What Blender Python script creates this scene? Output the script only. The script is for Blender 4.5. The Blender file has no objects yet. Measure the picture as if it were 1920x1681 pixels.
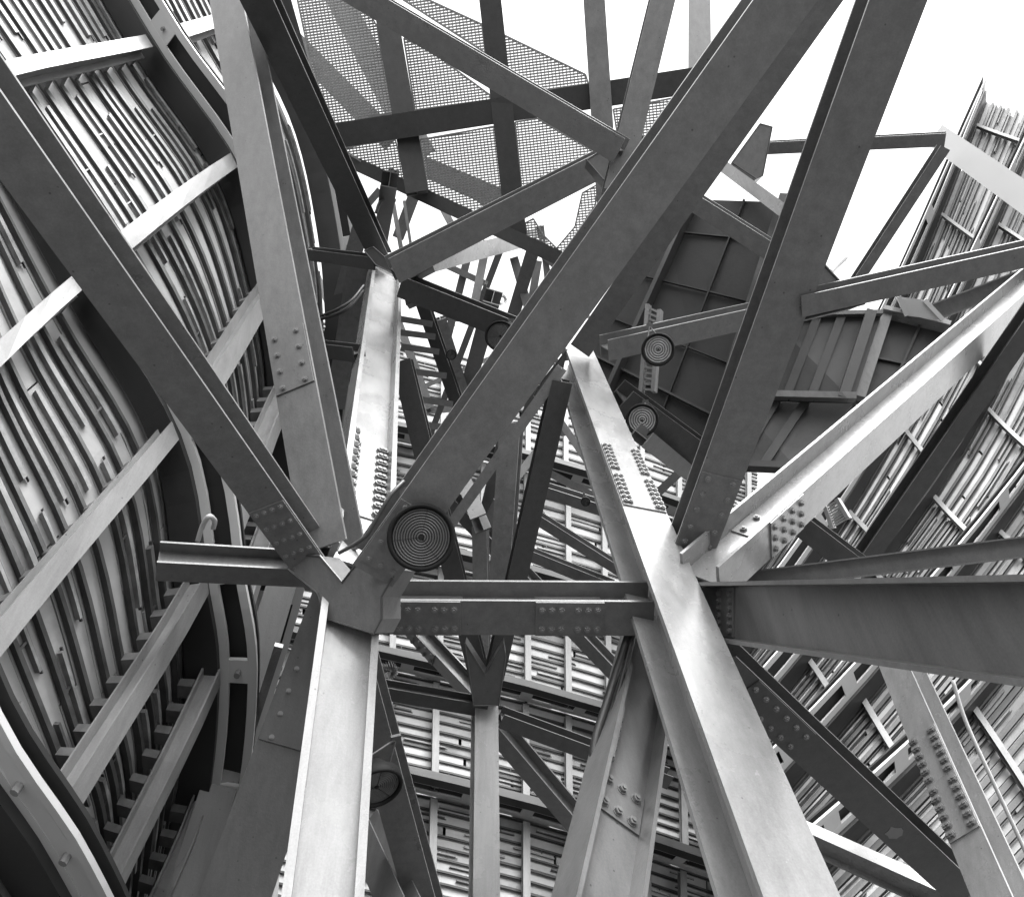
import bpy, bmesh, math, random
import numpy as np
from mathutils import Vector, Matrix

# ------------------------------------------------------------------ camera, sky, light, exposure
SC = bpy.context.scene
COL = SC.collection
F = 1450.0                      # focal length in photograph pixels (1920 wide)
ELEV = math.radians(45)
CAM = np.array([0.0, 0.0, 1.6])
FW = np.array([0, math.cos(ELEV), math.sin(ELEV)])
UP = np.array([0, -math.sin(ELEV), math.cos(ELEV)])
RT = np.array([1.0, 0, 0])
cd = bpy.data.cameras.new('camera'); cam = bpy.data.objects.new('camera', cd); COL.objects.link(cam)
cam.location = CAM; cam.rotation_euler = (math.pi/2 + ELEV, 0, 0)
cd.sensor_width = 36; cd.lens = 36*F/1920; cd.clip_start = 0.05; cd.clip_end = 500
SC.camera = cam

SUN_EL, SUN_AZ = math.radians(60), math.radians(150)     # azimuth clockwise from +Y
w = bpy.data.worlds.new('World'); SC.world = w; w.use_nodes = True
nt = w.node_tree; nt.nodes.clear()
sky = nt.nodes.new('ShaderNodeTexSky'); sky.sky_type = 'NISHITA'; sky.sun_disc = False
sky.sun_elevation = SUN_EL; sky.sun_rotation = SUN_AZ; sky.dust_density = 3.0; sky.air_density = 1.5
bw = nt.nodes.new('ShaderNodeRGBToBW'); bg = nt.nodes.new('ShaderNodeBackground'); wo = nt.nodes.new('ShaderNodeOutputWorld')
nt.links.new(sky.outputs[0], bw.inputs[0]); nt.links.new(bw.outputs[0], bg.inputs[0]); nt.links.new(bg.outputs[0], wo.inputs[0])
bg.inputs[1].default_value = 0.15
sd = bpy.data.lights.new('sun', 'SUN'); sd.energy = 1.15; sd.angle = math.radians(28); sd.color = (1, 1, 1)
sun = bpy.data.objects.new('sun', sd); COL.objects.link(sun)
sun.rotation_euler = Vector((math.sin(SUN_AZ)*math.cos(SUN_EL), math.cos(SUN_AZ)*math.cos(SUN_EL), math.sin(SUN_EL))).to_track_quat('Z', 'Y').to_euler()
vs = SC.view_settings; vs.view_transform = 'Standard'; vs.look = 'None'; vs.exposure = 2.35; vs.gamma = 1
SC.cycles.max_bounces = 6

# ------------------------------------------------------------------ helpers
R_ = random.Random(7)
def cp(px, py, d): return np.array([(px-960)/F*d, -(py-840.5)/F*d, -d])      # camera space
def c2w(p): p = np.asarray(p); return CAM + RT*p[0] + UP*p[1] - FW*p[2]
def c2wv(p): p = np.asarray(p); return RT*p[0] + UP*p[1] - FW*p[2]
def P(px, py, d): return c2w(cp(px, py, d))
def nrm(v): return v/np.linalg.norm(v)

def mat(name, col, rough=0.5, var=0.12, scale=1.2, stain=0.0, stain_scale=3.0, bump=0.03, bscale=30.0, grain=None, spec=0.5, metal=0.0, coat=0.0, dark=0.2, speck=False):
    m = bpy.data.materials.new(name); m.use_nodes = True
    n = m.node_tree; b = n.nodes['Principled BSDF']; L = n.links
    tc = n.nodes.new('ShaderNodeTexCoord')
    mp = n.nodes.new('ShaderNodeMapping'); L.new(tc.outputs['Object'], mp.inputs[0])
    if grain: mp.inputs['Scale'].default_value = grain
    nz = n.nodes.new('ShaderNodeTexNoise'); nz.inputs['Scale'].default_value = scale; nz.inputs['Detail'].default_value = 7; nz.inputs['Roughness'].default_value = .62
    L.new(mp.outputs[0], nz.inputs['Vector'])
    r = n.nodes.new('ShaderNodeMapRange'); L.new(nz.outputs[0], r.inputs[0])
    r.inputs[1].default_value = .3; r.inputs[2].default_value = .7
    r.inputs[3].default_value = col*(1-var); r.inputs[4].default_value = col*(1+var)
    out = r.outputs[0]
    if stain:
        s = n.nodes.new('ShaderNodeTexNoise'); s.inputs['Scale'].default_value = stain_scale; s.inputs['Detail'].default_value = 9; s.inputs['Roughness'].default_value = .7
        L.new(mp.outputs[0], s.inputs['Vector'])
        q = n.nodes.new('ShaderNodeMapRange'); L.new(s.outputs[0], q.inputs[0]); q.inputs[1].default_value = .46; q.inputs[2].default_value = .80
        q.inputs[3].default_value = 0; q.inputs[4].default_value = stain
        mx = n.nodes.new('ShaderNodeMix'); mx.data_type = 'FLOAT'
        L.new(q.outputs[0], mx.inputs[0]); L.new(out, mx.inputs[2]); mx.inputs[3].default_value = col*dark
        out = mx.outputs[0]
    if speck:
        vo = n.nodes.new('ShaderNodeTexVoronoi'); vo.inputs['Scale'].default_value = 9; L.new(mp.outputs[0], vo.inputs['Vector'])
        sp = n.nodes.new('ShaderNodeMapRange'); L.new(vo.outputs['Distance'], sp.inputs[0]); sp.inputs[1].default_value = .035; sp.inputs[2].default_value = .075; sp.inputs[3].default_value = .35; sp.inputs[4].default_value = 1
        fz = n.nodes.new('ShaderNodeTexNoise'); fz.inputs['Scale'].default_value = 90; fz.inputs['Detail'].default_value = 3; L.new(tc.outputs['Object'], fz.inputs['Vector'])
        fr_ = n.nodes.new('ShaderNodeMapRange'); L.new(fz.outputs[0], fr_.inputs[0]); fr_.inputs[1].default_value = .25; fr_.inputs[2].default_value = .75; fr_.inputs[3].default_value = .91; fr_.inputs[4].default_value = 1.09
        sk = n.nodes.new('ShaderNodeTexNoise'); sk.inputs['Scale'].default_value = 2.2; sk.inputs['Detail'].default_value = 8; sk.inputs['Roughness'].default_value = .75
        m2 = n.nodes.new('ShaderNodeMapping'); m2.inputs['Scale'].default_value = (5, 5, .5); L.new(tc.outputs['Object'], m2.inputs[0]); L.new(m2.outputs[0], sk.inputs['Vector'])
        kr = n.nodes.new('ShaderNodeMapRange'); L.new(sk.outputs[0], kr.inputs[0]); kr.inputs[1].default_value = .3; kr.inputs[2].default_value = .72; kr.inputs[3].default_value = 1.14; kr.inputs[4].default_value = .72
        for q_ in (sp, fr_, kr):
            mu = n.nodes.new('ShaderNodeMath'); mu.operation = 'MULTIPLY'; L.new(out, mu.inputs[0]); L.new(q_.outputs[0], mu.inputs[1]); out = mu.outputs[0]
    L.new(out, b.inputs['Base Color'])
    rr = n.nodes.new('ShaderNodeMapRange'); L.new(nz.outputs[0], rr.inputs[0]); rr.inputs[1].default_value = .3; rr.inputs[2].default_value = .7
    rr.inputs[3].default_value = max(.05, rough-.08); rr.inputs[4].default_value = rough+.08
    L.new(rr.outputs[0], b.inputs['Roughness'])
    b.inputs['Specular IOR Level'].default_value = spec; b.inputs['Metallic'].default_value = metal
    b.inputs['Coat Weight'].default_value = coat
    if bump:
        bn = n.nodes.new('ShaderNodeTexNoise'); bn.inputs['Scale'].default_value = bscale; bn.inputs['Detail'].default_value = 4
        L.new(mp.outputs[0], bn.inputs['Vector'])
        bp = n.nodes.new('ShaderNodeBump'); bp.inputs['Strength'].default_value = bump; bp.inputs['Distance'].default_value = .02
        L.new(bn.outputs[0], bp.inputs['Height']); L.new(bp.outputs[0], b.inputs['Normal'])
    return m
M = {
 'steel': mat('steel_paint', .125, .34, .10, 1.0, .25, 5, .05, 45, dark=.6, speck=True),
 'steel_shaded': mat('steel_paint_shaded', .055, .38, .12, 1.0, .2, 5, .05, 45, dark=.6, speck=True),  # same paint as steel, with shade put into a darker colour
 'steel_lit': mat('steel_paint_lit', .21, .28, .07, 1.0, .2, 6, .04, 45, dark=.7, speck=True),  # same paint as steel, with brighter light put into the colour
 'bolt': mat('bolt_metal', .15, .45, .2, 20, 0, 3, .05, 60),
 'rib': mat('rib_shade_black', .022, .5, .2, 1.5, 0, 3, .04, 40),  # shade on the rib underside is put into this near-black
 'web': mat('white_web_plate', .42, .5, .05, 2, .15, 4, .03, 40, dark=.7),  # light falling on the rib plate is put into this white
 'girt': mat('girt_paint', .17, .4, .08, 1.5, .2, 4, .03, 40, dark=.6, speck=True),
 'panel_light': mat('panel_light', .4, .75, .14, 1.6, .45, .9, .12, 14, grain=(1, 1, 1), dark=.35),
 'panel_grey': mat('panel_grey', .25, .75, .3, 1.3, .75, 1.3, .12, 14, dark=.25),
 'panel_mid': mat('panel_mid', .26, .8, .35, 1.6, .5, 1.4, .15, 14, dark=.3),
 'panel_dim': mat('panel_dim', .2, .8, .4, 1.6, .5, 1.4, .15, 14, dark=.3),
 'rail': mat('rail_metal', .03, .55, .5, 6, 0, 3, .1, 30),
 'rail_grey': mat('rail_grey', .08, .5, .5, 5, .4, 6, .1, 30),
 'batten': mat('batten_grey', .15, .6, .5, 5, .5, 7, .12, 25),
 'void': mat('lining_and_shade', .015, .9, .3, 2, 0, 3, 0),  # wall lining, and painted shade inside the rib openings
 'grate': mat('grating_galvanised', .28, .45, .15, 8, 0, 3, 0),
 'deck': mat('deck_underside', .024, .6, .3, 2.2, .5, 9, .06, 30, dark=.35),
 'rim': mat('lamp_black', .006, .65, .1, 4, 0, 3, .02, 40, spec=.2),
 'cable': mat('cable_rubber', .02, .5, .1, 4, 0, 3, 0),
 'ground': mat('ground_concrete', .07, .9, .2, .5, .3, 2, .1, 5),
 'chip': mat('bare_primer', .16, .6, .1, 4, 0, 3, .1, 20),
}

def mesh(name, vs_, fs, m, parent=None, origin=None, smooth=False):
    me = bpy.data.meshes.new(name)
    V = np.asarray(vs_, float)
    o0 = np.zeros(3) if origin is None else np.asarray(origin)
    me.from_pydata([tuple(v) for v in (V-o0)], [], fs)
    me.materials.append(M[m] if isinstance(m, str) else m)
    bm = bmesh.new(); bm.from_mesh(me); bmesh.ops.recalc_face_normals(bm, faces=bm.faces); bm.to_mesh(me); bm.free()
    if smooth:
        for p in me.polygons: p.use_smooth = True
    me.update()
    o = bpy.data.objects.new(name, me); COL.objects.link(o)
    if parent is not None: o.parent = parent
    else: o.location = o0
    return o
USED = {}
def tag(o, label=None, cat=None, group=None, kind=None):
    if label:
        o['label'] = label; USED.setdefault(label, []).append(o.name)
    if cat: o['category'] = cat
    if group: o['group'] = group
    if kind: o['kind'] = kind
    return o
def empty(name, loc):
    o = bpy.data.objects.new(name, None); o.location = loc; o.empty_display_size = .1; COL.objects.link(o); return o

BOXF = [(0,1,2,3),(7,6,5,4),(0,4,5,1),(1,5,6,2),(2,6,7,3),(3,7,4,0)]
class MB:
    def __init__(s): s.v = []; s.f = []
    def box(s, c8):
        k = len(s.v); s.v += [np.asarray(p, float) for p in c8]; s.f += [tuple(i+k for i in f) for f in BOXF]
    def obox(s, c, ax, hx):     # centre, 3 axes, 3 half sizes
        c = np.asarray(c); q = [ax[i]*hx[i] for i in range(3)]
        s.box([c-q[0]-q[1]-q[2], c+q[0]-q[1]-q[2], c+q[0]+q[1]-q[2], c-q[0]+q[1]-q[2],
               c-q[0]-q[1]+q[2], c+q[0]-q[1]+q[2], c+q[0]+q[1]+q[2], c-q[0]+q[1]+q[2]][0:8])
    def prism(s, c, ax, r, h, n=6, ph=0, r2=None):   # axis = ax[2]
        k = len(s.v); r2 = r if r2 is None else r2
        for z, rr in ((0, r), (h, r2)):
            for i in range(n):
                a = 2*math.pi*i/n+ph; s.v.append(c + ax[0]*rr*math.cos(a) + ax[1]*rr*math.sin(a) + ax[2]*z)
        s.f.append(tuple(k+n-1-i for i in range(n))); s.f.append(tuple(k+n+i for i in range(n)))
        for i in range(n): j = (i+1) % n; s.f.append((k+i, k+j, k+n+j, k+n+i))
    def tube(s, pts, r, n=7):
        pts = [np.asarray(p) for p in pts]; k = len(s.v); u = None
        for i, p in enumerate(pts):
            d = nrm(pts[min(i+1, len(pts)-1)]-pts[max(i-1, 0)])
            if u is None: u = nrm(np.cross(d, [0.3, 0.2, 1]))
            u = nrm(u-d*np.dot(u, d)); v = np.cross(d, u)
            for j in range(n): a = 2*math.pi*j/n; s.v.append(p+u*r*math.cos(a)+v*r*math.sin(a))
        for i in range(len(pts)-1):
            for j in range(n): a = k+i*n+j; b = k+i*n+(j+1) % n; s.f.append((a, b, b+n, a+n))
        s.f.append(tuple(k+n-1-j for j in range(n))); e = k+(len(pts)-1)*n; s.f.append(tuple(e+j for j in range(n)))
    def build(s, name, m, parent=None, origin=None, smooth=False): return mesh(name, s.v, s.f, m, parent, origin, smooth)
def spl(pts, n=8):
    pts = [np.asarray(p, float) for p in pts]; q = [2*pts[0]-pts[1]]+pts+[2*pts[-1]-pts[-2]]; o = []
    for i in range(1, len(q)-2):
        for k in range(n):
            t = k/n; a, b, c, d = q[i-1:i+3]
            o.append(.5*(2*b+(c-a)*t+(2*a-5*b+4*c-d)*t*t+(3*b-a-3*c+d)*t**3))
    return o+[pts[-1]]

# ------------------------------------------------------------------ rolled steel members
# A member is surveyed by the long edges of its section in the photograph: a, b = the two edges of the side that faces
# the camera, c = the outer edge of the neighbouring side beyond b; with the distances of both ends this gives its
# true axis, roll and section in space.
def fit(a, b, c, dA, dB, asp=1.0, ext=(0, 0)):
    def pt(l, i): return np.array(l[2*i:2*i+2], float)
    mA = (pt(a, 0)+pt(b, 0))/2; mB = (pt(a, 1)+pt(b, 1))/2
    ax = nrm(mB-mA); eA = mA-ax*ext[0]; eB = mB+ax*ext[1]
    per = np.array([-ax[1], ax[0]])
    wA = abs(np.dot(pt(b, 0)-pt(a, 0), per)); wB = abs(np.dot(pt(b, 1)-pt(a, 1), per))
    w0 = (wA*dA+wB*dB)/2/F
    sgn_ab = np.sign(np.dot(pt(b, 0)+pt(b, 1)-pt(a, 0)-pt(a, 1), per))
    def corners(x, sg):
        A = cp(x[0], x[1], x[2]); B = cp(x[3], x[4], x[5]); th, W, S = x[6], x[7], x[8]
        D = nrm(B-A); V = -nrm((A+B)/2); n0 = nrm(V-D*np.dot(V, D)); t0 = np.cross(D, n0)
        n = n0*math.cos(th)+t0*math.sin(th); t = np.cross(D, n)*sg
        return A, B, D, n, t, W, S
    def proj(p): return np.array([960-p[0]/p[2]*F, 840.5+p[1]/p[2]*F])
    def res(x, sg):
        A, B, D, n, t, W, S = corners(x, sg); r = []
        for l, off in ((a, n*S/2-t*W/2), (b, n*S/2+t*W/2), (c, -n*S/2+t*W/2)):
            if l is None: continue
            p, q = proj(A+off), proj(B+off); u = nrm(q-p); v = np.array([-u[1], u[0]])
            for i in (0, 1): r.append(np.dot(pt(l, i)-p, v)/1.5)
        pA, pB = proj(A), proj(B)
        r += [np.dot(pA-eA, ax)/3, np.dot(pB-eB, ax)/3, (x[2]/dA-1)/.10, (x[5]/dB-1)/.10, math.log(abs(S)/(abs(W)*asp)+1e-9)/.35, max(0, abs(x[6])-1.25)*20]
        if c is None: r += [x[6]/.02, math.log(abs(S)/(abs(W)*asp)+1e-9)/.02]
        return np.array(r)
    best = None
    for sg in (1, -1):
        for th0 in ((.5, -.5) if c is not None else (0.0,)):
            x = np.array([eA[0], eA[1], dA, eB[0], eB[1], dB, th0, w0, w0*asp])
            lam = 1e-2; r = res(x, sg); cst = r@r
            for it in range(60):
                J = np.empty((len(r), 9))
                for k in range(9):
                    h = 1e-4*max(1, abs(x[k]) if k not in (6,) else 1); y = x.copy(); y[k] += h; J[:, k] = (res(y, sg)-r)/h
                H = J.T@J; g = J.T@r
                st = np.linalg.solve(H+lam*np.diag(np.diag(H)+1e-6), -g); y = x+st
                if y[7] <= .02 or y[8] <= .02 or y[2] < .5 or y[5] < .5: lam *= 5; continue
                rn = res(y, sg); cn = rn@rn
                if cn < cst:
                    done = cst-cn < 1e-6*cst+1e-8; x, r, cst, lam = y, rn, cn, lam*.4
                    if done: break
                else:
                    lam *= 4
                    if lam > 1e8: break
            if best is None or cst < best[0]: best = (cst, x, sg)
    cst, x, sg = best
    A, B, D, n, t, W, S = corners(x, sg)
    if cst > 300: print('FIT', round(cst), [round(float(v), 2) for v in x], a, b, c)
    return dict(A=c2w(A), B=c2w(B), n=c2wv(n), t=c2wv(t), W=W, S=S, cost=cst, th=x[6], dA=x[2], dB=x[5])

BOLT = None
def bolt_mesh():
    global BOLT
    if BOLT is None:
        m = MB(); X, Y, Z = np.eye(3)
        m.prism(np.zeros(3), (X, Y, Z), 1.18, .18, 16); m.prism(np.array([0, 0, .18]), (X, Y, Z), 1.0, .7, 6, .3); m.prism(np.array([0, 0, .88]), (X, Y, Z), .5, .35, 10)
        BOLT = bpy.data.meshes.new('bolt'); BOLT.from_pydata([tuple(v) for v in m.v], [], m.f); BOLT.materials.append(M['bolt'])
    return BOLT
def bolts(plate, origin, c, u, v, n, pos, r):
    X, Y, Z = nrm(u), nrm(v), nrm(n)
    rot = Matrix((X, Y, Z)).transposed().to_4x4()
    for (i, j) in pos:
        o = bpy.data.objects.new('bolt', bolt_mesh()); COL.objects.link(o); o.parent = plate
        q = r*1.12; o.matrix_local = Matrix.Translation(Vector(c+X*i+Y*j-origin)) @ rot @ Matrix.Diagonal((q, q, q, 1))

MEMBERS = {}
def NM(n): return {'column': 'steel_post', 'bright_column': 'steel_post', 'truss_column': 'steel_post'}.get(n, n.replace('_beam', '_girder'))
def member(name, a, b, c, dA, dB, label, cat='beam', kind='F', m='steel', asp=1.0, ext=(0, 0), tf=.075, tw=.05, group=None, splices=(), whole=False, chips=()):
    q = fit(a, b, c, dA, dB, asp, ext)
    A, B, n, t, W, S = q['A'], q['B'], q['n'], q['t'], q['W'], q['S']
    D = nrm(B-A); L = np.linalg.norm(B-A); C = (A+B)/2
    big = max(W, S); TF = tf*big; TW = tw*big
    parts = []
    if kind == 'F':      # flange towards camera: flanges span t, stacked along n
        for s in (1, -1):
            p = MB(); p.obox(C+n*s*(S/2-TF/2), (D, t, n), (L/2, W/2, TF/2)); parts.append(('flange', p))
        p = MB(); p.obox(C, (D, t, n), (L/2, TW/2, S/2-TF)); parts.append(('web', p))
    elif kind == 'W':    # web towards camera: flanges span n, spaced along t
        for s in (1, -1):
            p = MB(); p.obox(C+t*s*(W/2-TF/2), (D, t, n), (L/2, TF/2, S/2)); parts.append(('flange', p))
        p = MB(); p.obox(C, (D, t, n), (L/2, W/2-TF, TW/2)); parts.append(('web', p))
    else:                # hollow box
        p = MB(); p.obox(C, (D, t, n), (L/2, W/2, S/2)); parts.append(('tube', p))
    if whole or kind == 'B':
        mm = MB()
        for _, p in parts:
            k = len(mm.v); mm.v += p.v; mm.f += [tuple(i+k for i in f) for f in p.f]
        root = mm.build(NM(name), m, None, A)
    else:
        root = empty(NM(name), A)
        for pn, p in parts: p.build(pn, m, root, A)
    tag(root, label, cat, group, 'thing')
    q.update(root=root, D=D, L=L, TF=TF, TW=TW, name=name, m=m, kind=kind); MEMBERS[label] = q
    for sp in splices: splice(q, **sp)
    for (f, o, r, sd_) in chips: chip(q, f, o, r, sd_)
    return q
def side_frame(q, side):
    """surface point offset, in-plane across vector, outward normal, usable width for a side of the member"""
    n, t, W, S, TF, TW = q['n'], q['t'], q['W'], q['S'], q['TF'], q['TW']
    if q['kind'] == 'F':
        if side == 'face': return n*(S/2), t, n, W
        if side == 'side': return t*(TW/2), n, t, S-2*TF          # the web seen from the open side
        if side == 'inner': return -n*(S/2-TF)+t*(W/4+TW/4), t, n, W/2-TW
        if side == 'innernear': return n*(S/2-TF)+t*(W/4), t, -n, W/2-TW
    else:
        if side == 'face': return n*(TW/2), t, n, W-2*TF          # web
        if side == 'side': return t*(W/2), n, t, S
        if side == 'inner': return t*(W/2-TF)+n*(S/4+TW/4), n, -t, S/2-TW
        if side == 'innera': return -t*(W/2-TF)+n*(S/4+TW/4), n, t, S/2-TW
def splice(q, side='face', at=.1, length=.5, cols=4, rows=2, r=.018, groups=1, gap=.0, edge=False, cover=.96, inset=.2, plate_m=None, th=.014, double=False):
    off, u, nn, wid = side_frame(q, side); D = q['D']
    c = q['A']+D*q['L']*at+off
    p = MB(); p.obox(c+nn*th/2, (D, u, nn), (length/2, wid*cover/2, th/2))
    pl = p.build('splice_plate', plate_m or q['m'], q['root'], q['A'])
    pos = []
    ys = np.linspace(-wid*(.5-inset), wid*(.5-inset), rows)
    if double: ys = sorted([y+s*wid*.055 for y in (ys[0], ys[-1]) for s in (-1, 1)])
    if groups == 1: xs = np.linspace(-length/2+r*2.2, length/2-r*2.2, cols)
    else:
        h = (length-gap)/2; xs = list(np.linspace(-length/2+r*2.2, -gap/2-r*1.5, cols//2))+list(np.linspace(gap/2+r*1.5, length/2-r*2.2, cols-cols//2))
    for k, y in enumerate(ys):
        for x in xs: pos.append((x, y))
    bolts(pl, q['A'], c+nn*th, D, u, nn, pos, r)
def chip(q, at, o, r, seed):
    off, u, nn, wid = side_frame(q, 'face'); rr = random.Random(seed)
    c = q['A']+q['D']*q['L']*at+off+u*wid*o; k = 15; v = []
    for z in (.0005, .003):
        rr = random.Random(seed)
        for i in range(k):
            a = 2*math.pi*i/k; s = r*rr.uniform(.7, 1.15); v.append(c+nn*z+q['D']*math.cos(a)*s*1.2+u*math.sin(a)*s)
    f = [tuple(range(k, 2*k))]+[(i, (i+1) % k, k+(i+1) % k, k+i) for i in range(k)]
    o_ = mesh('paint_chip', v, f, 'chip', q['root'], q['A'])

# ------------------------------------------------------------------ ground
g = MB(); g.obox(np.array([0, 40, -.15]), np.eye(3), (150, 150, .15)); tag(g.build('ground', 'ground'), kind='structure')

# ------------------------------------------------------------------ cladding walls
class Surf:
    """smooth curved wall through a grid of surveyed points; s runs across the rails, t along them"""
    def __init__(self, rows, flip=1):
        self.G = np.array([[P(*p) for p in r] for r in rows]); self.m, self.n = self.G.shape[:2]; self.flip = flip
        E = np.concatenate([2*self.G[:1]-self.G[1:2], self.G, 2*self.G[-1:]-self.G[-2:-1]]); self.E = np.concatenate([2*E[:, :1]-E[:, 1:2], E, 2*E[:, -1:]-E[:, -2:-1]], 1)
    def w(self, x, n):
        i = int(min(max(math.floor(x), 0), n-2)); f = x-i
        if f < 0: return i, np.array([0, 1-f, f, 0.0])
        if f > 1: return i, np.array([0, 1-f, f, 0.0])
        return i, .5*np.array([-f+2*f*f-f**3, 2-5*f*f+3*f**3, f+4*f*f-3*f**3, -f*f+f**3])
    def at(self, s, t):
        i, a = self.w(s, self.m); j, b = self.w(t, self.n)
        return np.einsum('i,j,ijk->k', a, b, self.E[i:i+4, j:j+4])
    def fr(self, s, t):
        key = (round(s, 6), round(t, 6)); c = self.__dict__.setdefault('C', {})
        if key not in c: c[key] = self.fr0(s, t)
        return c[key]
    def fr0(self, s, t):
        e = .01; p = self.at(s, t); ds = (self.at(s+e, t)-self.at(s-e, t))/(2*e); dt = (self.at(s, t+e)-self.at(s, t-e))/(2*e)
        n = nrm(np.cross(ds, dt)); n = n if np.dot(n, CAM-p) > 0 else -n
        return p, ds, dt, n
    def pos(self, s, t, h, ds=0.0):
        p, d, _, n = self.fr(s, t); return p+n*h+nrm(d)*ds
    def slab(self, mb, s0, s1, t0, t1, h0, h1, nt=6, w0=None, w1=None):
        """curved bar along t; w0/w1 = metre offsets from s0 (then s1 ignored)"""
        k = len(mb.v)
        for i in range(nt+1):
            t = t0+(t1-t0)*i/nt
            if w0 is None: q = [(s0, 0), (s1, 0)]
            else: q = [(s0, w0), (s0, w1)]
            for h in (h0, h1):
                for (s, o) in q: mb.v.append(self.pos(s, t, h, o))
        for i in range(nt):
            a = k+4*i; b = a+4
            for x, y in ((0, 1), (1, 3), (3, 2), (2, 0)): mb.f.append((a+x, a+y, b+y, b+x))
        mb.f.append((k, k+2, k+3, k+1)); e = k+4*nt; mb.f.append((e, e+1, e+3, e+2))
    def cross(self, mb, t0, s0, s1, h0, h1, wt, ns=4):
        """bar along s, width wt metres along t"""
        k = len(mb.v)
        for i in range(ns+1):
            s = s0+(s1-s0)*i/ns; p, ds, dt, n = self.fr(s, t0); u = nrm(dt)
            for h in (h0, h1):
                for o in (-wt/2, wt/2): mb.v.append(p+n*h+u*o)
        for i in range(ns):
            a = k+4*i; b = a+4
            for x, y in ((0, 1), (1, 3), (3, 2), (2, 0)): mb.f.append((a+x, a+y, b+y, b+x))
        mb.f.append((k, k+2, k+3, k+1)); e = k+4*ns; mb.f.append((e, e+1, e+3, e+2))

def merge(mbs):
    m = MB()
    for p in mbs:
        k = len(m.v); m.v += p.v; m.f += [tuple(i+k for i in f) for f in p.f]
    return m

def bay(S, s0, s1, t0, t1, nstripe, label, girts, seed, pm='panel_light', rh=.06, nt=None, nseg=3, brk=True, group=None, bat='batten', rail='rail', gap=.1, battens=True, rw=.2, bl=.8, bden=1.0, bmax=85):
    """one bay of cladding between two ribs: light backing strips, dark rails, short battens, stub brackets"""
    rr = random.Random(seed); root = empty('cladding_bay', S.at(s0, t0)); O = S.at(s0, t0)
    span = t1-t0; nt = nt or max(4, int(span*5)); W = np.linalg.norm(S.at(s1, (t0+t1)/2)-S.at(s0, (t0+t1)/2))/nstripe
    dl = max(4, int(nt/ max(nseg, 1))+1); nb = 0
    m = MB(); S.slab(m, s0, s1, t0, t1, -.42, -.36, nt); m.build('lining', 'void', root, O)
    for j in range(nstripe):
        sa = s0+(s1-s0)*j/nstripe; sb = s0+(s1-s0)*(j+1)/nstripe; d = sb-sa
        t = t0-rr.uniform(0, .6)*span/nseg
        while t < t1:
            ln = span/nseg*rr.uniform(.75, 1.3); ta, tb = max(t, t0), min(t+ln-.010, t1)
            if tb-ta > .02:
                a0 = sa+d*rr.uniform(-.02, .03); a1 = sb-d*rr.uniform(.0, gap); hh = rr.uniform(-.02, .0)
                m = MB(); S.slab(m, a0, a1, ta, tb, hh-.05, hh, dl); m.build('backing_panel', pm if rr.random() < .82 else 'panel_mid', root, O)
            t += ln
        # rail: a channel with a lip
        m = MB(); so = sa+d*rr.uniform(.02, .08)
        S.slab(m, so, 0, t0, t1, .0, rh, nt, 0, W*rw); m.build('rail', rail, root, O)
        m = MB(); S.slab(m, so, 0, t0, t1, .0, rh*.45, nt, W*(rw+.05), W*(rw+.09)); m.build('lip', 'rail_grey', root, O)
        if battens:
            t = t0+rr.uniform(0, .4)*span/nseg
            while t < t1 and nb < bmax:
                ln = span/nseg*rr.uniform(.5, 1.0)*bl; tb = min(t+ln, t1)
                if tb-t < .03: break
                if rr.random() < bden:
                    off = rr.uniform(.48, .60); wv = rr.uniform(.10, .2)
                    m = MB(); S.slab(m, sa+d*off, sa+d*(off+wv), t, tb, 0, rh*.9, dl)
                    b = m.build('batten', bat if rr.random() < .75 else 'rail_grey', root, O); nb += 1
                    if rr.random() < .6:
                        m = MB(); S.slab(m, sa+d*(off+wv+.04), sa+d*(off+wv+.08), t-.02*ln, tb+.05*ln, 0, rh*.5, dl); m.build('edge_strip', 'rail', b, np.zeros(3)+0) if False else m.build('edge_strip', 'rail', root, O)
                    if rr.random() < .7:
                        tk = t+(tb-t)*rr.uniform(.3, .7); m = MB(); S.cross(m, tk, sa+d*(rw+.05), sa+d*(off+.05), .02, .035, .018, 1); m.build('clip', 'rail', root, O)
                t = tb+span/nseg*rr.uniform(.05, .5)
        if brk:
            for gt in girts:
                if t0 <= gt <= t1:
                    m = MB(); S.cross(m, gt+.012*rr.uniform(-1, 1), sa-d*.05, sa+d*.26, rh, rh+.12, .11, 1); m.build('bracket', 'rail_grey', root, O)
    tag(root, label, 'cladding', group, 'thing'); return root

def girt(S, t, s0, s1, label, h=.2, w=.17, dep=.16, m='girt', group=None, tilt=0.0):
    """horizontal channel purlin carried in front of the rails"""
    O = S.at(s0, t); root = empty('girt', O)
    a = MB(); S.cross(a, t, s0, s1, h+dep-.015, h+dep, w, 6); a.build('flange', m, root, O)
    a = MB(); S.cross(a, t, s0, s1, h, h+dep-.015, .015, 6); a.build('web', m, root, O)
    a = MB(); S.cross(a, t, s0, s1, h-.015, h, w, 6); a.build('flange', m, root, O)
    tag(root, label, 'girt', group, 'thing')

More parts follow.
